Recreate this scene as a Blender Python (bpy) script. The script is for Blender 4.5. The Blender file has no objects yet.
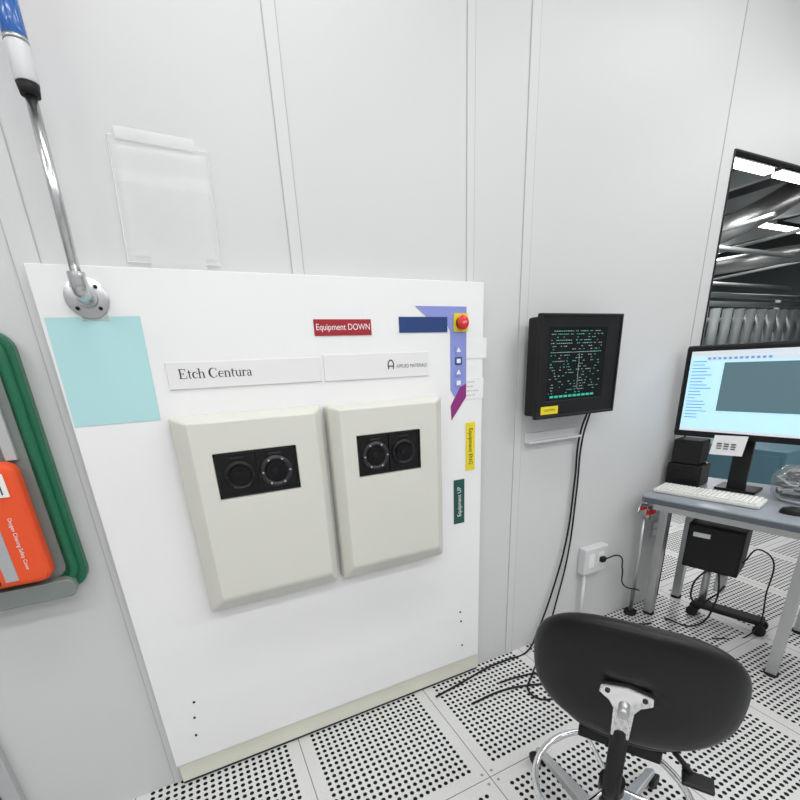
import bpy, bmesh, math, random
from mathutils import Vector, Matrix
random.seed(4)
sc=bpy.context.scene
try:
    sc.view_settings.view_transform='Standard'; sc.view_settings.look='None'
except Exception: pass
COL=bpy.context.collection

# ---------------------------------------------------------------- materials
def mat(name,col,rough=.5,metal=0.,spec=.5,emis=0.,alpha=1.,coat=0.,trans=0.,bump=0.,bscale=200.):
    m=bpy.data.materials.new(name); m.use_nodes=True
    nt=m.node_tree; b=nt.nodes['Principled BSDF']
    b.inputs['Base Color'].default_value=(*col,1); b.inputs['Roughness'].default_value=rough
    b.inputs['Metallic'].default_value=metal; b.inputs['Specular IOR Level'].default_value=spec
    b.inputs['Alpha'].default_value=alpha; b.inputs['Coat Weight'].default_value=coat
    b.inputs['Transmission Weight'].default_value=trans
    if emis:
        b.inputs['Emission Color'].default_value=(*col,1); b.inputs['Emission Strength'].default_value=emis
    if bump:
        tc=nt.nodes.new('ShaderNodeTexCoord'); nz=nt.nodes.new('ShaderNodeTexNoise'); bp=nt.nodes.new('ShaderNodeBump')
        nz.inputs['Scale'].default_value=bscale; nz.inputs['Detail'].default_value=3
        bp.inputs['Strength'].default_value=bump; bp.inputs['Distance'].default_value=.002
        nt.links.new(tc.outputs['Object'],nz.inputs['Vector']); nt.links.new(nz.outputs['Fac'],bp.inputs['Height'])
        nt.links.new(bp.outputs['Normal'],b.inputs['Normal'])
    return m
M=dict(
 wall=mat('wall_paint',(.62,.625,.632),.42,spec=.4,bump=.04,bscale=6),
 seam=mat('seam_dark',(.44,.445,.45),.5),
 batten=mat('batten',(.63,.635,.642),.42,spec=.4),
 panel=mat('panel_white',(.84,.845,.85),.09,spec=.55,coat=.4),
 cream=mat('plinth_cream',(.72,.72,.63),.4),
 dark=mat('dark_gap',(.02,.02,.024),.6),
 cover=mat('cover_beige',(.67,.67,.61),.42,bump=.15,bscale=900),
 blackgloss=mat('black_gloss',(.003,.003,.004),.10,spec=.3),
 ring=mat('ring_metal',(.005,.005,.006),.4,spec=.3),
 ringl=mat('ring_steel',(.03,.03,.033),.3,metal=.3,spec=.4),
 steel=mat('steel',(.62,.62,.63),.25,metal=1),
 chrome=mat('chrome',(.8,.8,.82),.08,metal=1),
 alu=mat('aluminium',(.55,.56,.57),.35,metal=.9),
 blacktxt=mat('ink_black',(.015,.015,.015),.5),
 white=mat('paper_white',(.82,.82,.83),.5),
 whitegl=mat('label_white',(.78,.78,.785),.25),
 teal=mat('teal_paper',(.43,.70,.72),.6),
 red=mat('label_red',(.36,.012,.025),.35),
 blue=mat('label_blue',(.012,.045,.18),.35),
 lav=mat('graphic_lavender',(.25,.29,.66),.35),
 mag=mat('graphic_magenta',(.26,.025,.19),.35),
 yellow=mat('label_yellow',(.80,.66,.02),.35),
 green=mat('label_green',(.008,.075,.06),.35),
 emored=mat('button_red',(.7,.02,.02),.25),
 black=mat('black_plastic',(.006,.006,.007),.38,spec=.35),
 blackr=mat('black_rough',(.012,.012,.013),.6,spec=.3),
 vinyl=mat('black_vinyl',(.004,.004,.005),.40,spec=.35,bump=.2,bscale=500),
 rubber=mat('rubber',(.010,.010,.010),.6,spec=.3),
 lensblue=mat('lens_blue',(.02,.12,.42),.2,coat=.5),
 lensred=mat('lens_red',(.6,.03,.02),.2,coat=.5),
 grey=mat('grey_plastic',(.45,.46,.47),.4),
 lgrey=mat('light_grey_plastic',(.64,.65,.66),.4),
 kit=mat('kit_green',(.007,.13,.06),.38),
 kitin=mat('kit_grey',(.20,.23,.22),.3),
 orange=mat('bag_orange',(.80,.085,.018),.7,bump=.8,bscale=60),
 reflect=mat('bag_reflective',(.40,.41,.43),.35),
 desk=mat('desk_top',(.28,.31,.35),.35),
 deskedge=mat('desk_edge',(.09,.11,.13),.4),
 door=mat('door_dark',(.05,.055,.06),.4),
 doorframe=mat('door_frame',(.45,.46,.47),.4),
 key=mat('keycap',(.80,.80,.77),.5),
 keyb=mat('keyboard_case',(.68,.68,.65),.5),
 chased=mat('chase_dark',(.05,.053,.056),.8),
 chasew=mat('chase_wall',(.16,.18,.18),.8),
 duct=mat('duct_foil',(.6,.6,.6),.4,metal=.8,bump=1,bscale=25),
 pipe=mat('pipe_grey',(.42,.45,.45),.5),
 shelf=mat('chase_shelf',(.22,.26,.26),.6),
 tealcab=mat('cabinet_teal',(.10,.22,.28),.5),
 strip=mat('tube_light',(1,1,1),.5,emis=8),
 lamp=mat('lamp_diffuser',(1,1,1),.5,emis=1.1),
 ceil=mat('ceiling_white',(.8,.8,.8),.6),
 scr_bg=mat('screen_white',(.44,.70,.82),.3,emis=.62),
 scr_blue=mat('screen_blue',(.10,.28,.55),.3,emis=.6),
 scr_grey=mat('screen_grey',(.08,.14,.165),.3,emis=.6),
 scr_bar=mat('screen_bar',(.58,.62,.66),.3,emis=.5),
 scr_blk=mat('screen_black',(.003,.005,.006),.12,spec=.35),
 scr_grn=mat('screen_green',(.03,.32,.23),.3,emis=.6),
 scr_wt=mat('screen_text',(.25,.30,.30),.3,emis=.45),
 clr=mat('clear_film',(.90,.91,.92),.28,alpha=.40,coat=.15,bump=.4,bscale=14),
 bag=mat('clear_bag',(.5,.52,.53),.12,alpha=.22,coat=.5),
)
def floor_material():
    m=bpy.data.materials.new('perforated_floor'); m.use_nodes=True; nt=m.node_tree; L=nt.links
    b=nt.nodes['Principled BSDF']; b.inputs['Roughness'].default_value=.38
    tc=nt.nodes.new('ShaderNodeTexCoord'); sp=nt.nodes.new('ShaderNodeSeparateXYZ'); L.new(tc.outputs['Object'],sp.inputs[0])
    def mth(op,a,b_=None,c=None):
        n=nt.nodes.new('ShaderNodeMath'); n.operation=op
        for i,v in enumerate((a,b_,c)):
            if v is None: continue
            if isinstance(v,(int,float)): n.inputs[i].default_value=v
            else: L.new(v,n.inputs[i])
        return n.outputs[0]
    T=.61; N=20; mg=.045; pitch=(T-2*mg)/N
    def axis(s,off):
        u=mth('SUBTRACT',s,off); t=mth('FLOORED_MODULO',u,T)
        e=mth('MINIMUM',t,mth('SUBTRACT',T,t))
        q=mth('FLOORED_MODULO',mth('SUBTRACT',t,mg),pitch)
        d=mth('SUBTRACT',q,pitch/2)
        inside=mth('GREATER_THAN',e,mg)
        return e,d,inside,t
    ex,dx,ix,tx=axis(sp.outputs[0],.16); ey,dy,iy,ty=axis(sp.outputs[1],-.56)
    r=mth('SQRT',mth('ADD',mth('MULTIPLY',dx,dx),mth('MULTIPLY',dy,dy)))
    hole=mth('MULTIPLY',mth('MULTIPLY',mth('LESS_THAN',r,.0080),ix),iy)
    seam=mth('LESS_THAN',mth('MINIMUM',ex,ey),.0018)
    cx=mth('SUBTRACT',ex,.022); cy=mth('SUBTRACT',ey,.022)
    rs=mth('SQRT',mth('ADD',mth('MULTIPLY',cx,cx),mth('MULTIPLY',cy,cy)))
    scr=mth('MULTIPLY',mth('LESS_THAN',rs,.006),.6)
    f=mth('MAXIMUM',mth('MAXIMUM',hole,mth('MULTIPLY',seam,.75)),scr)
    nz=nt.nodes.new('ShaderNodeTexNoise'); nz.inputs['Scale'].default_value=250; nz.inputs['Detail'].default_value=2
    L.new(tc.outputs['Object'],nz.inputs['Vector'])
    cr=nt.nodes.new('ShaderNodeValToRGB'); cr.color_ramp.elements[0].position=.35; cr.color_ramp.elements[1].position=.65
    cr.color_ramp.elements[0].color=(.56,.56,.555,1); cr.color_ramp.elements[1].color=(.74,.74,.73,1)
    L.new(nz.outputs['Fac'],cr.inputs[0])
    mx=nt.nodes.new('ShaderNodeMix'); mx.data_type='RGBA'
    L.new(f,mx.inputs[0]); L.new(cr.outputs[0],mx.inputs[6]); mx.inputs[7].default_value=(.015,.016,.017,1)
    L.new(mx.outputs[2],b.inputs['Base Color'])
    L.new(mth('MULTIPLY',mth('SUBTRACT',1.,hole),.5),b.inputs['Specular IOR Level'])
    return m
M['floor']=floor_material()

# ---------------------------------------------------------------- helpers
def link(ob,parent=None):
    COL.objects.link(ob)
    if parent: ob.parent=parent
    return ob
def empty(name,loc=(0,0,0),rz=0):
    e=bpy.data.objects.new(name,None); e.empty_display_size=.1; e.location=loc; e.rotation_euler=(0,0,rz); return link(e)
def mesh(name,verts,faces,m,parent=None,bevel=0,seg=3,smooth=False,ang=30):
    me=bpy.data.meshes.new(name); me.from_pydata([tuple(v) for v in verts],[],faces)
    bm=bmesh.new(); bm.from_mesh(me); bmesh.ops.recalc_face_normals(bm,faces=bm.faces); bm.to_mesh(me); bm.free()
    me.materials.append(M[m]); ob=bpy.data.objects.new(name,me); link(ob,parent)
    if bevel:
        b=ob.modifiers.new('b','BEVEL'); b.width=bevel; b.segments=seg; b.limit_method='ANGLE'; b.angle_limit=math.radians(ang)
    if smooth:
        for p in me.polygons: p.use_smooth=True
    return ob
def box(name,x0,x1,y0,y1,z0,z1,m,parent=None,bevel=0,seg=3):
    v=[(x,y,z) for x in (x0,x1) for y in (y0,y1) for z in (z0,z1)]
    f=[(0,1,3,2),(4,6,7,5),(0,4,5,1),(2,3,7,6),(0,2,6,4),(1,5,7,3)]
    return mesh(name,v,f,m,parent,bevel,seg)
def boxes(name,lst,m,parent=None,bevel=0):
    v=[];f=[]
    for (x0,x1,y0,y1,z0,z1) in lst:
        n=len(v); v+=[(x,y,z) for x in (x0,x1) for y in (y0,y1) for z in (z0,z1)]
        f+=[tuple(n+i for i in q) for q in [(0,1,3,2),(4,6,7,5),(0,4,5,1),(2,3,7,6),(0,2,6,4),(1,5,7,3)]]
    return mesh(name,v,f,m,parent,bevel,2)
def prism_xz(name,pts,y0,y1,m,parent=None,bevel=0):
    n=len(pts); v=[(x,y0,z) for x,z in pts]+[(x,y1,z) for x,z in pts]
    f=[tuple(range(n)),tuple(range(n,2*n))]+[(i,(i+1)%n,n+(i+1)%n,n+i) for i in range(n)]
    return mesh(name,v,f,m,parent,bevel)
def prism_xy(name,pts,z0,z1,m,parent=None,bevel=0):
    n=len(pts); v=[(x,y,z0) for x,y in pts]+[(x,y,z1) for x,y in pts]
    f=[tuple(range(n)),tuple(range(n,2*n))]+[(i,(i+1)%n,n+(i+1)%n,n+i) for i in range(n)]
    return mesh(name,v,f,m,parent,bevel)
def frame_xz(name,x0,x1,z0,z1,l,r,b,t,y0,y1,m,parent,bevel=0,slope=0):
    O=[(x0,z0),(x1,z0),(x1,z1),(x0,z1)]; I=[(x0+l,z0+b),(x1-r,z0+b),(x1-r,z1-t),(x0+l,z1-t)]
    v=[(x,y0,z) for x,z in O]+[(x,y0+slope,z) for x,z in I]+[(x,y1,z) for x,z in I]+[(x,y1,z) for x,z in O]
    f=[]
    for k_ in (0,4,8):
        for i in range(4): f.append((k_+i,k_+(i+1)%4,k_+4+(i+1)%4,k_+4+i))
    for i in range(4): f.append((12+i,12+(i+1)%4,(i+1)%4,i))
    return mesh(name,v,f,m,parent,bevel)
def cyl(name,a,b,r,m,parent=None,r2=None,n=32,bevel=0):
    a=Vector(a);b=Vector(b);d=b-a; q=d.to_track_quat('Z','Y'); r2=r if r2 is None else r2
    v=[];
    for k,(c,rr) in enumerate(((a,r),(b,r2))):
        for i in range(n):
            t=2*math.pi*i/n; v.append(c+q@Vector((rr*math.cos(t),rr*math.sin(t),0)))
    f=[tuple(range(n)),tuple(range(n,2*n))]+[(i,(i+1)%n,n+(i+1)%n,n+i) for i in range(n)]
    ob=mesh(name,v,f,m,parent,bevel,2)
    for p in ob.data.polygons:
        if len(p.vertices)==4: p.use_smooth=True
    return ob
def lathe(name,prof,origin,axis,m,parent=None,n=40):
    q=Vector(axis).to_track_quat('Z','Y'); o=Vector(origin); v=[];f=[]
    for r,h in prof:
        for i in range(n):
            t=2*math.pi*i/n; v.append(o+q@Vector((r*math.cos(t),r*math.sin(t),h)))
    for k in range(len(prof)-1):
        for i in range(n): f.append((k*n+i,k*n+(i+1)%n,(k+1)*n+(i+1)%n,(k+1)*n+i))
    f.append(tuple(range(n))); f.append(tuple(range((len(prof)-1)*n,len(prof)*n)))
    ob=mesh(name,v,f,m,parent,0)
    for p in ob.data.polygons:
        if len(p.vertices)==4: p.use_smooth=True
    es=ob.modifiers.new('e','EDGE_SPLIT'); es.split_angle=math.radians(35)
    return ob
def tomesh(ob,name,parent):
    bpy.context.view_layer.update()
    dg=bpy.context.evaluated_depsgraph_get(); me=bpy.data.meshes.new_from_object(ob.evaluated_get(dg)); mw=ob.matrix_world.copy()
    bpy.data.objects.remove(ob); me.transform(mw)
    o=bpy.data.objects.new(name,me); return link(o,parent)
def tube(name,pts,r,m,parent=None,cyclic=False,smooth=True,res=6):
    cu=bpy.data.curves.new(name,'CURVE'); cu.dimensions='3D'; cu.bevel_depth=r; cu.bevel_resolution=3; cu.use_fill_caps=True
    if smooth:
        s=cu.splines.new('BEZIER'); s.bezier_points.add(len(pts)-1)
        for bp_,p in zip(s.bezier_points,pts): bp_.co=p; bp_.handle_left_type=bp_.handle_right_type='AUTO'
        cu.resolution_u=res*2
    else:
        s=cu.splines.new('POLY'); s.points.add(len(pts)-1)
        for bp_,p in zip(s.points,pts): bp_.co=(*p,1)
    s.use_cyclic_u=cyclic
    cu.materials.append(M[m]); ob=bpy.data.objects.new(name,cu); link(ob)
    o=tomesh(ob,name,parent)
    for p in o.data.polygons: p.use_smooth=True
    return o
def text(name,s,size,loc,m,parent=None,rot=(math.pi/2,0,0),align='LEFT',sx=1.,off=0.):
    cu=bpy.data.curves.new(name,'FONT'); cu.body=s; cu.size=size; cu.align_x=align; cu.align_y='CENTER'; cu.extrude=.0002; cu.offset=off
    cu.materials.append(M[m]); ob=bpy.data.objects.new(name,cu); link(ob); ob.location=loc; ob.rotation_euler=rot; ob.scale=(sx,1,1)
    return tomesh(ob,name,parent)
def rrect(x0,x1,z0,z1,r,n=8):
    pts=[]
    for cx,cz,a0 in ((x1-r,z1-r,0),(x0+r,z1-r,90),(x0+r,z0+r,180),(x1-r,z0+r,270)):
        for i in range(n+1):
            a=math.radians(a0+90*i/n); pts.append((cx+r*math.cos(a),cz+r*math.sin(a)))
    return pts
def serif(name,s,em,x,z,y,m,parent):
    v=[];f=[]
    def poly(P):
        n=len(v); v.extend([(x+px*em,y,z+pz*em) for px,pz in P]); f.append(tuple(range(n,n+len(P))))
    def rect(a,b,c,d): poly([(a,b),(c,b),(c,d),(a,d)])
    def arc(cx,cy,ro,so,ci,cj,ri,si,a0,a1,n=20):
        o=[];i_=[]
        for k in range(n+1):
            t=math.radians(a0+(a1-a0)*k/n)
            o.append((cx+ro*math.cos(t),cy+so*math.sin(t))); i_.append((ci+ri*math.cos(t),cj+si*math.sin(t)))
        for k in range(n): poly([o[k],o[k+1],i_[k+1],i_[k]])
    def ball(cx,cy,r): poly([(cx+r*math.cos(2*math.pi*k/14),cy+r*math.sin(2*math.pi*k/14)) for k in range(14)])
    c=0; base=x
    for ch in s:
        x=base+c*em; a=.3
        if ch=='E':
            rect(.07,0,.17,.68);rect(0,.64,.5,.68);rect(.46,.52,.5,.68);rect(.13,.33,.36,.37);rect(.325,.27,.36,.43);rect(0,0,.54,.04);rect(.50,0,.54,.18);a=.60
        elif ch=='t':
            rect(.08,.09,.165,.58);rect(0,.41,.28,.45);arc(.19,.10,.11,.11,.20,.12,.045,.08,180,300);a=.30
        elif ch=='c': arc(.22,.225,.21,.235,.265,.225,.15,.195,42,318);ball(.36,.35,.045);a=.42
        elif ch=='e': arc(.22,.225,.20,.235,.25,.225,.13,.195,5,318);rect(.08,.235,.41,.275);a=.44
        elif ch in 'hn':
            hh=.7 if ch=='h' else .45
            rect(.06,0,.15,hh);rect(0,0,.2,.03);rect(0,hh-.03,.1,hh);arc(.275,.28,.165,.18,.245,.28,.10,.135,0,180);rect(.345,0,.44,.28);rect(.29,0,.49,.03);a=.51
        elif ch=='C': arc(.33,.34,.32,.355,.38,.34,.235,.315,42,318);rect(.565,.47,.60,.69);rect(.55,.02,.58,.18);a=.66
        elif ch=='u':
            rect(.06,.17,.15,.45);rect(0,.42,.1,.45);arc(.23,.17,.17,.18,.26,.17,.11,.13,180,360);rect(.335,0,.425,.45);rect(.28,.42,.38,.45);rect(.38,0,.48,.03);a=.50
        elif ch=='r': rect(.06,0,.15,.45);rect(0,0,.21,.03);rect(0,.42,.1,.45);arc(.24,.28,.12,.17,.24,.28,.10,.12,60,180);ball(.31,.39,.048);a=.36
        elif ch=='a': rect(.25,.04,.34,.3);arc(.195,.3,.145,.16,.175,.3,.075,.125,0,155);ball(.095,.35,.042);arc(.17,.125,.15,.135,.195,.13,.085,.10,0,360);rect(.30,.0,.39,.035);a=.40
        elif ch==' ': a=.22
        c+=a
    x=base
    return mesh(name,v,f,m,parent)

# ---------------------------------------------------------------- room shell
XO=2.53; ZO=2.37; H=3.15
box('floor',-3,16,-4.6,9,-.05,0,'floor')
wb=empty('wall_back')
box('panelling',-3,XO,0,.1,0,H,'wall',wb)
box('panelling_over_opening',XO,7,0,.02,ZO,H,'wall',wb)
box('panelling_right',6.2,7,0,.1,0,ZO,'wall',wb)
box('wall_left',-3.1,-3,-4.6,.1,0,H,'wall')
box('wall_front',-3.1,7.1,-4.7,-4.6,0,H,'wall')
box('wall_right',7,7.1,-4.6,0,0,H,'wall')
box('ceiling',-3.1,7.1,-4.7,.1,H,H+.1,'ceil')
k=1
for (a,b) in ((-.315,-.262),(.38,.414),(1.031,1.060),(1.290,1.328)):
    t=empty('trim_%d'%k); k+=1
    box('batten',a,b,-.003,0,0,H,'batten',t)
    boxes('joint',[(a-.0028,a,-.002,0,0,H),(b,b+.0028,-.002,0,0,H)],'seam',t)
t=empty('trim_%d'%k); k+=1
box('joint',2.438,2.442,-.002,0,0,H,'seam',t)
t=empty('window_1')
box('jamb_left',XO-.004,XO+.006,-.004,.104,0,ZO,'blackr',t)
box('head',XO+.006,6.2,-.004,.022,ZO-.006,ZO+.002,'blackr',t)
d=empty('door_1')
box('frame',-.775,-.732,-.03,0,0,2.15,'doorframe',d,.004)
box('leaf',-1.65,-.775,-.035,0,0,2.1,'door',d)
box('frame_2',-1.70,-1.65,-.03,0,0,2.15,'doorframe',d)
box('frame_top',-1.70,-.732,-.03,0,2.1,2.15,'doorframe',d)

# ---------------------------------------------------------------- equipment front panel
P=empty('equipment_front_panel')
box('panel',-.290,1.082,-.04,-.002,.107,1.766,'panel',P,.002)
box('plinth',-.283,1.088,-.03,-.002,.018,.105,'cream',P)
box('plinth_gap',-.283,1.088,-.022,-.002,.0,.018,'dark',P)
for x,z in ((-.179,.367),(-.2,.221),(-.19,.30),(.975,.382),(.986,.193),(.98,.33)):
    cyl('screw',(x,-.04,z),(x,-.0425,z),.0045,'blackr',P,n=16)

def cover(name,b,fr,win,side):
    e=empty(name); Y0,Y1,Y2,YR=-.0405,-.085,-.125,-.06
    bx0,bx1,bz0,bz1=b; x0,x1,z0,z1=fr; wx0,wx1,wz0,wz1=win
    def R(a,c,d_,e_,y): return [(a,y,d_),(c,y,d_),(c,y,e_),(a,y,e_)]
    v=R(bx0,bx1,bz0,bz1,Y0)+R(bx0,bx1,bz0,bz1,Y1)+R(x0,x1,z0,z1,Y2)+R(wx0,wx1,wz0,wz1,Y2)+R(wx0,wx1,wz0,wz1,YR)
    f=[(0,1,2,3)]
    for k_ in (0,4,8): 
        for i in range(4): f.append((k_+i,k_+(i+1)%4,k_+4+(i+1)%4,k_+4+i))
    ob=mesh('shell',v,f+[(12+i,12+(i+1)%4,16+(i+1)%4,16+i) for i in range(4)]+[(16,17,18,19)],'cover',e,.008,4,ang=25)
    box('recess',wx0-.001,wx1+.001,Y2+.0025,YR,wz0-.001,wz1+.001,'ring',e)
    w=.006
    boxes('window_frame',[(wx0,wx1,Y2-.002,Y2+.003,wz0,wz0+w),(wx0,wx1,Y2-.002,Y2+.003,wz1-w,wz1),(wx0,wx0+w,Y2-.002,Y2+.003,wz0,wz1),(wx1-w,wx1,Y2-.002,Y2+.003,wz0,wz1)],'black',e)
    cz=(wz0+wz1)/2; W=wx1-wx0
    xa,xb=(wx0+W*.27,wx0+W*.72)
    for j,xc in enumerate((xa,xb)):
        big=(j==1)==(side=='L')
        r=.050 if big else .046
        lathe('porthole',[(r*.72,0),(r*.72,.006),(r*.85,.009),(r,.006),(r,0)],(xc,Y2+.003,cz-.004),(0,-1,0),'ringl' if big else 'ring',e)
        cyl('lens',(xc,Y2+.003,cz-.004),(xc,Y2-.005,cz-.004),r*.68,'blackgloss',e)
        for q_ in range(6):
            a=q_*math.pi/3; cyl('lens_bolt',(xc+r*.85*math.cos(a),Y2-.004,cz-.004+r*.85*math.sin(a)),(xc+r*.85*math.cos(a),Y2-.008,cz-.004+r*.85*math.sin(a)),.003,'grey' if big else 'ringl',e,n=8)
        cyl('lens_hub',(xc-.004,Y2-.005,cz),(xc-.004,Y2-.007,cz),r*.2,'ring',e)
        box('pod_latch',xc-.02,xc+.02,Y2-.003,Y2+.003,wz1-.018,wz1-.012,'ringl',e)
    box('divider',wx0+W*.485,wx0+W*.505,Y2-.003,Y2+.003,wz0,wz1,'ring',e)
    return e
cover('pod_cover',(-.054,.398,.727,1.375),(-.012,.366,.782,1.358),(.043,.291,1.125,1.262),'L')
cover('pod_cover',(.418,.862,.727,1.373),(.448,.818,.782,1.360),(.502,.745,1.128,1.267),'R')

# ---------------------------------------------------------------- labels
YF=-.0402
def label(name,x0,x1,z0,z1,m,th=.0025,par=None): 
    return box(name,x0,x1,YF-th,YF,z0,z1,m,par,.0008,1)
e=empty('nameplate_strip'); label('plate',-.032,.424,1.451,1.526,'whitegl',.004,e)
serif('lettering','Etch Centura',.0395,-.002,1.480,YF-.0044,'blacktxt',e)
e=empty('nameplate_strip'); label('plate',.436,.835,1.449,1.532,'whitegl',.004,e)
text('lettering','APPLIED MATERIALS',.017,(.702,YF-.0043,1.486),'deskedge',e,sx=.82,off=0)
tube('logo',[(.672,YF-.0042,1.478),(.672,YF-.0042,1.500),(.681,YF-.0042,1.508),(.690,YF-.0042,1.500),(.690,YF-.0042,1.478)],.002,'blacktxt',e)
tube('logo_bar',[(.672,YF-.0042,1.488),(.690,YF-.0042,1.488)],.002,'blacktxt',e,smooth=False)
e=empty('status_label'); label('plate',.417,.616,1.591,1.640,'red',.003,e)
text('lettering','Equipment DOWN',.027,(.517,YF-.0034,1.616),'white',e,align='CENTER',sx=.88)
e=empty('status_label'); label('plate',1.003,1.047,1.060,1.259,'yellow',.003,e)
text('lettering','Equipment ENG',.027,(1.025,YF-.0034,1.16),'blacktxt',e,rot=(math.pi/2,math.pi/2,0),align='CENTER',sx=.85)
e=empty('status_label'); label('plate',.943,.996,.831,1.027,'green',.003,e)
text('lettering','Equipment UP',.027,(.970,YF-.0034,.929),'white',e,rot=(math.pi/2,-math.pi/2,0),align='CENTER',sx=.85)
e=empty('control_graphic')
prism_xz('lavender_band',[(.788,1.683),(1.003,1.683),(1.003,1.36),(.975,1.325),(.932,1.39),(.932,1.60),(.905,1.645),(.838,1.645)],YF-.002,YF,'lav',e)
prism_xz('magenta_tail',[(1.003,1.36),(.935,1.275),(.932,1.33),(.975,1.40),(1.003,1.41)],YF-.0024,YF-.0001,'mag',e)
prism_xz('blue_band',[(.722,1.597),(.919,1.597),(.919,1.648),(.722,1.648)],YF-.0025,YF,'blue',e)
for i,z in enumerate((1.535,1.495,1.455,1.415)):
    prism_xz('key',rrect(.952,.982,z-.014,z+.014,.004,3),YF-.004,YF-.001,'blue' if i==1 else 'lav',e)
    if i%2==0: prism_xz('key_mark',[(.957,z-.008),(.977,z-.008),(.967,z+.009)],YF-.0045,YF-.003,'white',e)
    else: prism_xz('key_mark',[(.958,z-.008),(.976,z-.008),(.976,z+.008),(.958,z+.008)],YF-.0045,YF-.003,'white',e)
e=empty('emergency_stop_button')
prism_xz('yellow_plate',rrect(.946,1.008,1.597,1.660,.006),YF-.005,YF-.0025,'yellow',e)
lathe('mushroom_head',[(.013,0),(.013,.010),(.023,.013),(.025,.018),(.020,.024),(.010,.027)],(.976,YF-.004,1.628),(0,-1,0),'emored',e)
lathe('collar',[(.021,0),(.021,.008),(.017,.010)],(.976,YF-.004,1.628),(0,-1,0),'black',e)
text('mark','OFF',.011,(.976,YF-.0315,1.628),'white',e,align='CENTER')
e=empty('teal_paper_sheet'); 
mesh('sheet',[(-.281,YF-.001,1.643),(-.066,YF-.001,1.648),(-.074,YF-.001,1.369),(-.285,YF-.001,1.369)],[(0,1,2,3)],'teal',e)
box('tape',-.20,-.14,YF-.0015,YF-.001,1.635,1.66,'clr',e)
def paper(name,x0,x1,z0,z1,y,lines=0,lm='blacktxt'):
    e=empty(name); box('sheet',x0,x1,y-.0015,y,z0,z1,'white',e)
    if lines:
        L=[]
        for i in range(lines):
            z=z1-(z1-z0)*(i+.9)/(lines+.8); w=random.uniform(.4,.8)*(x1-x0)
            x=x0+.008
            while x<x0+w:
                s=random.uniform(.006,.014); L.append((x,x+s,y-.002,y-.0014,z-.002,z+.002)); x+=s+.005
        boxes('writing',L,lm,e)
paper('taped_note',1.003,1.098,1.502,1.575,YF)
paper('handwritten_note',1.000,1.086,1.350,1.430,YF,4,'grey')

e=empty('plastic_document_sleeve')
mesh('film',[(-.048,-.004,2.067),(.183,-.005,2.063),(.168,-.006,1.786),(-.066,-.004,1.785)],[(0,1,2,3)],'clr',e)
mesh('inner_film',[(-.035,-.007,2.045),(.17,-.008,2.043),(.157,-.009,1.80),(-.052,-.007,1.80)],[(0,1,2,3)],'clr',e)
mesh('tape',[(-.032,-.0075,2.085),(.155,-.0075,2.08),(.152,-.0075,2.052),(-.03,-.0075,2.058)],[(0,1,2,3)],'clr',e)
mesh('tape_2',[(-.01,-.0095,1.80),(.13,-.0095,1.798),(.13,-.0095,1.768),(-.01,-.0095,1.768)],[(0,1,2,3)],'clr',e)
tube('film_edge',[(-.048,-.004,2.067),(.183,-.005,2.063),(.168,-.006,1.786),(-.066,-.004,1.785)],.0012,'white',e,cyclic=True,smooth=False)

# ---------------------------------------------------------------- signal tower
e=empty('signal_tower_light')
lathe('flange',[(.049,0),(.049,.006),(.045,.009),(.026,.010),(.024,.022)],(-.177,YF,1.690),(0,-1,0),'alu',e)
for a in (45,135,225,315):
    x=-.177+.036*math.cos(math.radians(a)); z=1.69+.036*math.sin(math.radians(a))
    cyl('bolt',(x,YF-.008,z),(x,YF-.013,z),.005,'blackr',e,n=6)
tube('elbow',[(-.177,-.055,1.690),(-.177,-.095,1.690),(-.177,-.117,1.70),(-.177,-.122,1.72),(-.177,-.122,1.735)],.019,'steel',e)
cyl('pole',(-.177,-.122,1.72),(-.172,-.122,2.085),.0115,'steel',e)
cyl('collar',(-.172,-.122,2.068),(-.172,-.122,2.088),.018,'blackr',e,r2=.021)
cyl('base_body',(-.172,-.122,2.088),(-.172,-.122,2.155),.022,'lgrey',e,bevel=.002)
cyl('silver_band',(-.172,-.122,2.155),(-.172,-.122,2.162),.0225,'alu',e)
cyl('blue_lens',(-.172,-.122,2.162),(-.172,-.122,2.25),.022,'lensblue',e,bevel=.002)
cyl('red_lens',(-.172,-.122,2.25),(-.172,-.122,2.34),.022,'lensred',e,bevel=.002)
cyl('cap',(-.172,-.122,2.34),(-.172,-.122,2.355),.022,'blackr',e,bevel=.004)

# ---------------------------------------------------------------- emergency kit
e=empty('emergency_kit_wall_case')
prism_xz('backboard',rrect(-.72,-.362,.905,1.62,.05),-.045,-.002,'kit',e,.006)
prism_xz('inner_tray',rrect(-.69,-.405,.95,1.59,.035),-.05,-.044,'kitin',e)
tube('rim',[(x,-.05,z) for x,z in rrect(-.705,-.388,.93,1.605,.045)],.012,'kit',e,cyclic=True,smooth=False)
prism_xz('lower_lip',rrect(-.70,-.39,.895,.95,.02),-.085,-.045,'kitin',e,.004)
prism_xz('orange_bag',rrect(-.67,-.425,.965,1.30,.03),-.11,-.05,'orange',e,.018)
tube('bag_zip',[(-.432,-.085,.99),(-.430,-.085,1.15),(-.432,-.085,1.28)],.004,'blackr',e)
prism_xz('clip_bar',[(-.45,1.30),(-.425,1.30),(-.425,1.58),(-.45,1.58)],-.065,-.05,'grey',e,.002)
prism_xz('clear_strap',[(-.52,1.30),(-.47,1.30),(-.47,1.58),(-.52,1.58)],-.060,-.05,'lgrey',e,.002)
box('reflective_stripe',-.525,-.497,-.1120,-.1095,.985,1.20,'reflect',e)
box('bag_tag',-.495,-.452,-.1125,-.1095,1.215,1.275,'white',e)
boxes('tag_lines',[(-.490+i*.008,-.487+i*.008,-.1130,-.1120,1.222,1.268) for i in range(4)],'blacktxt',e)
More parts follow.
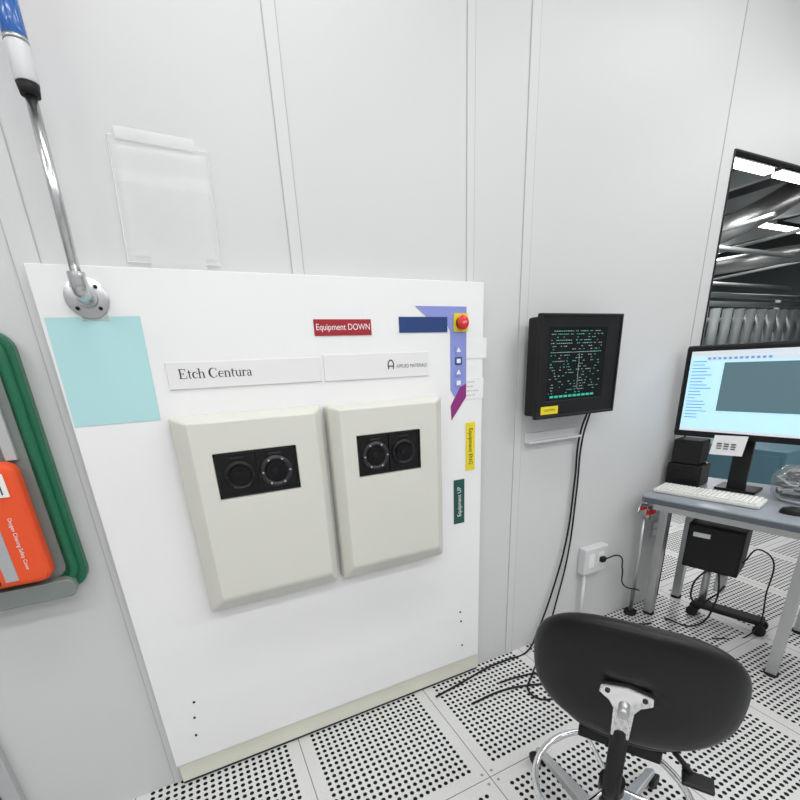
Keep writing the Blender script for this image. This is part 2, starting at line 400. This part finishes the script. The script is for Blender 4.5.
text('bag_lettering','Oxygen Cleaning Safety Cover',.012,(-.470,-.1115,1.085),'white',e,rot=(math.pi/2,math.pi/2,0),align='CENTER')
text('bag_lettering_big','RESCUE DISC',.042,(-.552,-.1115,1.10),'blacktxt',e,rot=(math.pi/2,math.pi/2,0),align='CENTER')

# ---------------------------------------------------------------- wall monitor
e=empty('wall_mounted_touchscreen')
box('housing',1.305,1.750,-.112,-.035,1.258,1.646,'blackr',e,.01)
box('bracket',1.42,1.62,-.035,-.001,1.34,1.56,'black',e)
x0,x1,z0,z1=1.295,1.760,1.248,1.655
frame_xz('bezel',x0,x1,z0,z1,.012,.012,.012,.012,-.122,-.100,'black',e,.004)
frame_xz('inner_bezel',x0+.010,x1-.010,z0+.010,z1-.010,.045,.075,.062,.04,-.117,-.105,'black',e,.003,slope=.003)
box('screen',x0+.05,x1-.08,-.1135,-.108,z0+.07,z1-.045,'scr_blk',e)
L=[];G=[];sx0,sx1,sz0,sz1=x0+.068,x1-.10,z0+.095,z1-.065
for r in range(22):
    z=sz1-(sz1-sz0)*r/21.5
    x=sx0
    while x<sx1-.010:
        s=random.uniform(.003,.010)
        if random.random()<(.75 if r in(0,1,3,4,7) else .34): (G if random.random()<.35 else L).append((x,x+s,-.1142,-.1134,z-.0015,z+.0012))
        x+=s+.004
boxes('screen_readout',L,'scr_wt',e); boxes('screen_readout_green',G,'scr_grn',e)
boxes('screen_status_bar',[(sx0+.01+i*.026,sx0+.030+i*.026,-.1142,-.1134,sz0-.013,sz0-.004) for i in range(10)],'scr_grn',e)
boxes('screen_frame',[(sx0+.03,sx1-.05,-.1142,-.1134,sz0+.165,sz0+.1665),(sx0+.16,sx0+.1615,-.1142,-.1134,sz0+.02,sz0+.16)],'scr_wt',e)
box('warning_sticker',x0+.030,x0+.125,-.1185,-.1165,z0+.018,z0+.050,'yellow',e)
text('sticker_text','CAUTION',.014,(x0+.077,-.1188,z0+.034),'blacktxt',e,align='CENTER')
e=empty('wall_shelf_bracket')
box('plate',1.345,1.665,-.012,0,1.13,1.175,'lgrey',e,.003)
box('lip',1.345,1.665,-.04,-.012,1.13,1.14,'lgrey',e,.002)
# ---------------------------------------------------------------- cables
e=empty('power_cable')
tube('cable_a',[(1.665,-.07,1.27),(1.665,-.03,1.15),(1.67,-.018,.9),(1.65,-.018,.6),(1.58,-.02,.32),(1.49,-.025,.10),(1.40,-.05,.010),(1.26,-.05,.006),(1.14,-.05,.006),(.98,-.075,.006),(.80,-.10,.006)],.005,'rubber',e)
tube('cable_b',[(1.68,-.07,1.27),(1.683,-.03,1.12),(1.69,-.018,.85),(1.67,-.018,.5),(1.61,-.02,.22),(1.52,-.05,.02),(1.42,-.12,.006),(1.30,-.20,.006),(1.20,-.30,.006),(1.25,-.37,.006),(1.36,-.33,.006),(1.33,-.22,.008),(1.22,-.18,.006),(1.12,-.17,.006)],.0045,'rubber',e)
e=empty('floor_cable')
tube('cable',[(.92,-.22,.007),(1.10,-.22,.007),(1.25,-.26,.007),(1.42,-.34,.007),(1.62,-.28,.006),(1.85,-.25,.006),(2.05,-.16,.006),(2.2,-.2,.006)],.005,'rubber',e)
e=empty('wall_outlet')
box('surface_box',1.77,1.94,-.05,0,.36,.515,'lgrey',e,.008)
boxes('sockets',[(1.80,1.84,-.052,-.049,.40,.48),(1.87,1.91,-.052,-.049,.40,.48)],'white',e,.002)
box('plug',1.875,1.905,-.075,-.052,.425,.455,'black',e,.004)
tube('lead',[(1.89,-.07,.44),(1.96,-.10,.46),(2.04,-.08,.35),(2.10,-.06,.22),(2.22,-.08,.16)],.004,'rubber',e)
cyl('conduit',(1.80,-.03,.36),(1.80,-.03,.0),.009,'lgrey',e,n=16)
e=empty('wall_outlet'); box('plate',2.36,2.42,-.008,0,.44,.55,'alu',e,.002)
boxes('sockets',[(2.375,2.405,-.010,-.007,.455,.488),(2.375,2.405,-.010,-.007,.502,.535)],'white',e)
# ---------------------------------------------------------------- desk
D=empty('computer_desk',(2.06,-.11,0),math.radians(-78))
top=.79
prism_xy('top',[(0,.02),(.02,0),(1.45,0),(1.45,.72),(0,.60)],top-.012,top,'desk',D,.004)
prism_xy('edge',[(0,.02),(.02,.0),(1.45,0),(1.45,.72),(0,.60)],top-.036,top-.0125,'deskedge',D,.004)
for i,(x,y) in enumerate(((.05,.23),(.68,.10),(.68,.62),(.08,.55),(1.38,.06),(1.38,.62))):
    box('leg_%d'%(i+1),x-.022,x+.022,y-.022,y+.022,0,top-.036,'alu',D,.003)
    cyl('foot_%d'%(i+1),(x,y,0),(x,y,.014),.03,'blackr',D,n=16)
box('frame_rail',.05,1.38,.05,.08,top-.08,top-.036,'alu',D)
box('frame_rail_back',.05,1.38,.53,.56,top-.08,top-.036,'alu',D)

e=empty('utility_pole_stand')
cyl('pole',(2.196,-.06,.01),(2.196,-.06,.74),.012,'alu',e)
cyl('foot',(2.196,-.06,0),(2.196,-.06,.02),.035,'blackr',e)
tube('branch',[(2.19,-.06,.70),(2.12,-.08,.71),(2.09,-.09,.68)],.008,'steel',e)
box('red_valve',2.17,2.23,-.10,-.08,.65,.675,'emored',e,.004)
cyl('valve_body',(2.196,-.075,.62),(2.196,-.075,.70),.02,'steel',e)
box('red_tag',2.11,2.15,-.10,-.08,.69,.705,'emored',e,.003)

# ---------------------------------------------------------------- desk monitor
MO=(2.35,-.045,0)
MN=empty('desktop_monitor',MO,math.radians(-78))
W=.62;z0,z1=1.065,1.515
box('housing',0,W,.0,.045,z0,z1,'black',MN,.012)
b=.028
box('screen',b,W-b,-.0015,.002,z0+b+.004,z1-b,'scr_bg',MN)
box('title_bar',b,W-b,-.0022,0,z1-b-.022,z1-b,'scr_bar',MN)
box('tool_bar',b+.07,W-b,-.0024,0,z1-b-.045,z1-b-.024,'scr_bar',MN)
boxes('icons',[(b+.075+i*.022,b+.088+i*.022,-.003,-.001,z1-b-.040,z1-b-.030) for i in range(12)],'scr_blue',MN)
box('image_view',b+.15,W-b-.02,-.0026,0,z0+b+.11,z1-b-.055,'scr_grey',MN)
boxes('list_lines',[(b+.012,b+.012+random.uniform(.03,.1),-.0026,0,z0+.10+i*.016,z0+.104+i*.016) for i in range(18)],'scr_blue',MN)
box('task_bar',b,W-b,-.0026,0,z0+b+.004,z0+b+.018,'scr_bar',MN)
box('neck',W/2-.04,W/2+.04,.075,.10,top+.012,z0+.2,'black',MN,.004)
prism_xy('stand_base',[(W/2-.09,.06),(W/2+.09,.06),(W/2+.09,.20),(W/2-.09,.20)],top,top+.014,'black',MN,.004)
box('vesa',W/2-.06,W/2+.06,.045,.085,z0+.10,z0+.28,'black',MN)
e=empty('black_docking_device',MO,math.radians(-78))
box('body',-.01,.16,.02,.16,top+.001,top+.12,'black',e,.008)
box('upper',.0,.14,.03,.15,top+.12,top+.25,'blackr',e,.008)
boxes('slots',[(.02,.14,.018,.021,top+.03+i*.025,top+.034+i*.025) for i in range(3)],'ring',e)
e=empty('paper_tag',MO,math.radians(-78))
mesh('tag',[(.20,-.012,z0+.02),(.34,-.012,z0+.025),(.335,-.03,z0-.07),(.195,-.03,z0-.075)],[(0,1,2,3)],'white',e)
boxes('writing',[(.22+j*.03,.24+j*.03,-.026,-.018,z0-.02-i*.012,z0-.016-i*.012) for i in range(3) for j in range(3)],'blacktxt',e)
K=empty('keyboard',(2.155,-.11,top),math.radians(-76))
box('case',0,.46,0,.15,.001,.020,'keyb',K,.006)
keys=[]
for r in range(6):
    x=.012
    while x<.448-.017:
        w=.017
        keys.append((x,x+w-.003,.010+r*.0225,.010+r*.0225+.018,.02,.027)); x+=w+.002
boxes('keys',keys,'key',K,.0015)
e=empty('computer_mouse',(2.33,-.66,top),math.radians(-70))
lathe('shell',[(.034,0),(.034,.012),(.028,.024),(.014,.031),(.003,.032)],(0,0,0),(0,0,1),'black',e).scale=(1.5,.95,1)
e=empty('cable_bag',(2.57,-.575,top),0)
for j in range(10):
    pts=[];ph=random.random()*6
    for i in range(12):
        a=2*math.pi*i/12; r=(.082 if j<7 else .055)+random.uniform(-.02,.02)
        pts.append((r*1.1*math.cos(a+ph),r*math.sin(a+ph),.015+.014*j+random.uniform(-.010,.010)))
    tube('coil_%d'%j,pts,.005,'rubber' if j%3 else 'grey',e,cyclic=True)
me=bpy.data.meshes.new('film'); bm=bmesh.new(); bmesh.ops.create_icosphere(bm,subdivisions=4,radius=1)
for v in bm.verts:
    n_=.12*math.sin(9*v.co.x+5*v.co.y)+.08*math.sin(13*v.co.y+7*v.co.z); v.co=Vector((v.co.x*(.12+.05*n_),v.co.y*(.115+.06*n_),max(.003,.075+v.co.z*(.095+.1*n_))))
bm.to_mesh(me); bm.free(); me.materials.append(M['bag']); o=bpy.data.objects.new('film',me); link(o,e)
for p in me.polygons: p.use_smooth=True

# ---------------------------------------------------------------- computer box on pole under desk
e=empty('computer_tower',(2.50,-.30,0),math.radians(-72))
box('case',-.13,.13,-.09,.12,.34,.60,'blackr',e,.006)
box('front_panel',-.12,.12,-.095,-.088,.35,.59,'black',e,.003)
box('asset_label',-.10,-.02,-.097,-.094,.53,.555,'white',e)
cyl('post',(-.02,.05,.05),(-.02,.05,.35),.02,'alu',e)
box('foot_plate',-.06,.28,.0,.08,.055,.085,'blackr',e,.01)
for x in (-.05,.27):
    for y in (-.0,.08):
        cyl('caster',(x,y-.012,.03),(x,y+.012,.03),.03,'rubber',e,bevel=.004)
box('adapter',.03,.08,-.02,.03,.20,.31,'grey',e,.006)
tube('lead',[(.0,-.09,.36),(-.05,-.12,.25),(-.02,-.12,.15),(.05,-.08,.2),(.08,-.02,.25)],.005,'rubber',e)
tube('lead_2',[(.05,-.09,.36),(.07,-.13,.2),(.0,-.15,.02),(-.15,-.15,.006)],.005,'rubber',e)
tube('lead_3',[(.13,.0,.4),(.20,-.02,.5),(.26,-.02,.25),(.24,-.05,.02),(.1,-.2,.006)],.004,'rubber',e)

# ---------------------------------------------------------------- chair
ang=math.atan2(.54,.84)
C=empty('lab_chair',(.935,-.930,0),ang)
cyl('column_sleeve',(0,0,.06),(0,0,.30),.028,'black',C)
cyl('gas_lift',(0,0,.30),(0,0,.49),.016,'chrome',C)
lathe('hub',[(.045,.055),(.05,.07),(.045,.11),(.03,.12)],(0,0,0),(0,0,1),'alu',C)
for i in range(5):
    a=math.radians(84)-ang+2*math.pi*i/5; c,s=math.cos(a),math.sin(a); px,py=-s,c
    def q(r,w,z): return (c*r+px*w,s*r+py*w,z)
    v=[q(.03,-.024,.07),q(.03,.024,.07),q(.03,.022,.115),q(.03,-.022,.115),q(.33,-.014,.062),q(.33,.014,.062),q(.33,.012,.08),q(.33,-.012,.08)]
    mesh('base_arm_%d'%(i+1),v,[(0,1,2,3),(4,5,6,7),(0,1,5,4),(1,2,6,5),(2,3,7,6),(3,0,4,7)],'alu',C,.005)
    for w in (-.014,.014):
        cc=Vector(q(.335,w,.027)); ax=Vector((px,py,0))*.009
        cyl('caster_wheel',cc-ax,cc+ax,.027,'rubber',C,bevel=.004)
    cyl('caster_stem',q(.335,0,.03),q(.335,0,.07),.008,'steel',C,n=16)
R=.22; tube('foot_ring',[(R*math.cos(2*math.pi*i/24),R*math.sin(2*math.pi*i/24),.25) for i in range(24)],.0105,'chrome',C,cyclic=True)
for i in range(3):
    a=2*math.pi*i/3+.5; tube('ring_spoke_%d'%i,[(.028*math.cos(a),.028*math.sin(a),.27),(R*math.cos(a),R*math.sin(a),.25)],.007,'chrome',C,smooth=False)
cyl('ring_clamp',(0,0,.25),(0,0,.295),.036,'black',C)
def cushion(name,a,b,th,m,xf,N=3.0):
    v=[];f=[];n=64;prof=[(0.0,1),(.55,1),(.80,.93),(.92,.75),(.98,.45),(1,.0),(.98,-.45),(.92,-.75),(.80,-.93),(.55,-1),(0,-1)]
    for k_,(rr,h) in enumerate(prof):
        rr=max(rr,.001)
        for i in range(n):
            t=2*math.pi*i/n; c,s=math.cos(t),math.sin(t)
            e_=2/N; u=a*rr*math.copysign(abs(c)**e_,c); w=b*rr*math.copysign(abs(s)**e_,s)
            v.append(xf(u,w,h*th/2))
    for k_ in range(len(prof)-1):
        for i in range(n): f.append((k_*n+i,k_*n+(i+1)%n,(k_+1)*n+(i+1)%n,(k_+1)*n+i))
    return mesh(name,v,f,m,C,0,smooth=True)
cushion('seat',.185,.19,.065,'vinyl',lambda u,w,h:(u+.055,w,.575+h+.25*(w*w)),N=2.6)
box('seat_plate',-.10,.12,-.10,.10,.505,.545,'blackr',C,.005)
tube('lever',[(.02,-.08,.51),(-.03,-.13,.50),(-.06,-.17,.48)],.007,'blackr',C)
box('lever_paddle',-.10,-.05,-.22,-.15,.468,.48,'black',C,.005)
tube('lever_2',[(.05,.08,.51),(.05,.18,.50)],.007,'blackr',C)
zb=.842; tilt=.14
def bx(u,w,h):
    return (-.262+h+.9*u*u-tilt*w,u,zb+w)
cushion('backrest',.205,.160,.05,'vinyl',bx,N=2.6)
def plate(name,pts,x0,x1,m,bev=.004):
    n=len(pts); v=[(x0-tilt*(z-zb),y,z) for y,z in pts]+[(x1-tilt*(z-zb),y,z) for y,z in pts]
    f=[tuple(range(n)),tuple(range(n,2*n))]+[(i,(i+1)%n,n+(i+1)%n,n+i) for i in range(n)]
    return mesh(name,v,f,m,C,bev)
zk=zb+.01
plate('back_bracket',[(-.018,zk-.13),(.018,zk-.13),(.020,zk-.05),(.030,zk-.03),(.050,zk-.014),(.048,zk+.008),(.0,zk+.018),(-.048,zk+.008),(-.050,zk-.014),(-.030,zk-.03),(-.020,zk-.05)],-.305,-.288,'chrome')
for y in (-.034,.034): cyl('bracket_screw',(-.304,y,zk-.002),(-.309,y,zk-.002),.005,'ringl',C,n=12)
cyl('back_knob',(-.298,0,zk-.045),(-.316,0,zk-.045),.011,'alu',C,n=20,bevel=.003)
tube('back_bar',[(-.280,0,zk-.11),(-.275,0,.62),(-.27,0,.54),(-.22,0,.50),(-.05,0,.50)],.016,'blackr',C)
box('back_bar_sleeve',-.288,-.258,-.018,.018,.54,zk-.115,'blackr',C,.006)

# ---------------------------------------------------------------- service chase beyond
e=empty('wall_chase')
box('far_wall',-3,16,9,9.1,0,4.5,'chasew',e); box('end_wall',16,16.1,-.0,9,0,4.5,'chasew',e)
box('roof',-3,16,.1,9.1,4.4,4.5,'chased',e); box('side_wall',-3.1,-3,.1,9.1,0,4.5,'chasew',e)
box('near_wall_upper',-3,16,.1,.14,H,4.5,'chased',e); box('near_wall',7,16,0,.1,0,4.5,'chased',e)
e=empty('strip_lights')
for y,xs in ((2.75,(3.5,5.2,6.9,8.15,9.9)),(4.65,(6,8.2,10.4,12)),(6.6,(6,9,12))):
    for x in xs:
        zl=3.78 if y<4 else 3.9
        box('tube',x,x+(1.05 if y<4 else 1.5),y-.06,y+.06,zl,zl+.05,'strip',e); box('housing',x-.03,x+1.1,y-.09,y+.09,zl+.05,zl+.12,'chased',e)
e=empty('ceiling_ducts')
tube('flex_duct',[(10.5,3.4,4.2),(9.6,3.5,3.75),(9.1,3.8,3.5),(9.2,4.4,3.45),(10,6,3.6)],.2,'duct',e)
tube('flex_duct_2',[(13,3.2,3.2),(11.0,3.6,3.15),(10.4,4.4,3.1),(10.6,7,3.2)],.15,'duct',e)
for y,z in ((3.6,3.1),(5.4,2.95)): tube('pipe_run',[(2,y,z),(15,y,z)],.04,'pipe',e,smooth=False)
for x in (4.5,6,7.5,9,10.5,12,13.5): box('joist',x,x+.12,.2,9,4.05,4.3,'pipe',e)
for i in range(6): tube('cross_pipe',[(6+i*1.3,2.9,3.5-.05*i),(7+i*1.3,8,3.5-.05*i)],.03,'pipe',e,smooth=False)
e=empty('process_piping_rack')
for z in (2.05,2.35,2.5): tube('header',[(6,4.2,z),(15.5,4.2,z)],.05,'pipe',e,smooth=False)
for i in range(20): cyl('drop',(7.6+i*.40,4.1,1.2),(7.6+i*.40,4.1,2.25),.09,'pipe',e,n=14)
box('rack_beam',6,15.5,4.3,4.4,1.6,1.75,'pipe',e)
for x in (6.05,9.2,12.3,15.4): box('rack_post',x-.04,x+.04,4.3,4.4,0,2.55,'pipe',e)
e=empty('teal_cabinet'); box('body',5.0,5.9,.5,1.9,.05,.55,'tealcab',e,.01); box('plinth',5.03,5.87,.53,1.87,0,.05,'chased',e)
boxes('doors',[(4.99,5.0,.55,1.17,.1,.5),(4.99,5.0,1.21,1.85,.1,.5)],'tealcab',e,.003)
e=empty('storage_cabinet'); box('body',8.2,12.5,3.0,3.6,.0,1.5,'shelf',e,.01); boxes('doors',[(8.3+i*.7,8.9+i*.7,2.99,3.0,.1,1.4) for i in range(6)],'grey',e)

# ---------------------------------------------------------------- lights
def area(name,loc,sx,sy,power,parent,rot=(0,0,0),col=(1,1,1)):
    l=bpy.data.lights.new(name,'AREA'); l.shape='RECTANGLE'; l.size=sx; l.size_y=sy; l.energy=power; l.color=col
    o=bpy.data.objects.new(name,l); o.location=loc; o.rotation_euler=rot; link(o,parent)
for y in (-.75,-2.1,-3.5):
    for x in (-1.6,.4,2.4,4.6):
        e=empty('ceiling_light'); box('diffuser',x-.6,x+.6,y-.15,y+.15,H-.02,H-.001,'lamp',e)
        area('lamp',(x,y,H-.03),1.2,.3,(10.5 if y>-1 else 16),e,col=(1,1,.99))
e=empty('chase_light')
for x,y in ((4,2.5),(8,3),(11,5)): area('lamp',(x,y,3.85 if x!=8 else 3.7),1.2,.2,60,e)
w=bpy.data.worlds.new('w'); sc.world=w; w.use_nodes=True; w.node_tree.nodes['Background'].inputs[0].default_value=(.8,.85,.9,1); w.node_tree.nodes['Background'].inputs[1].default_value=.3

# ---------------------------------------------------------------- camera
cam=bpy.data.cameras.new('camera'); co=bpy.data.objects.new('camera',cam); link(co)
cam.sensor_width=36; cam.sensor_fit='HORIZONTAL'; cam.lens=431/800*36; cam.shift_x=-.00625; cam.shift_y=.1525; cam.clip_start=.02
R_=Vector((.89492,-.44401,-.04447)).normalized(); U=Vector((.18968,.28831,.93856)); U=(U-R_*U.dot(R_)).normalized(); B=R_.cross(U)
co.matrix_world=Matrix(((R_.x,U.x,B.x,0),(R_.y,U.y,B.y,-1.53),(R_.z,U.z,B.z,1.49),(0,0,0,1)))
sc.camera=co
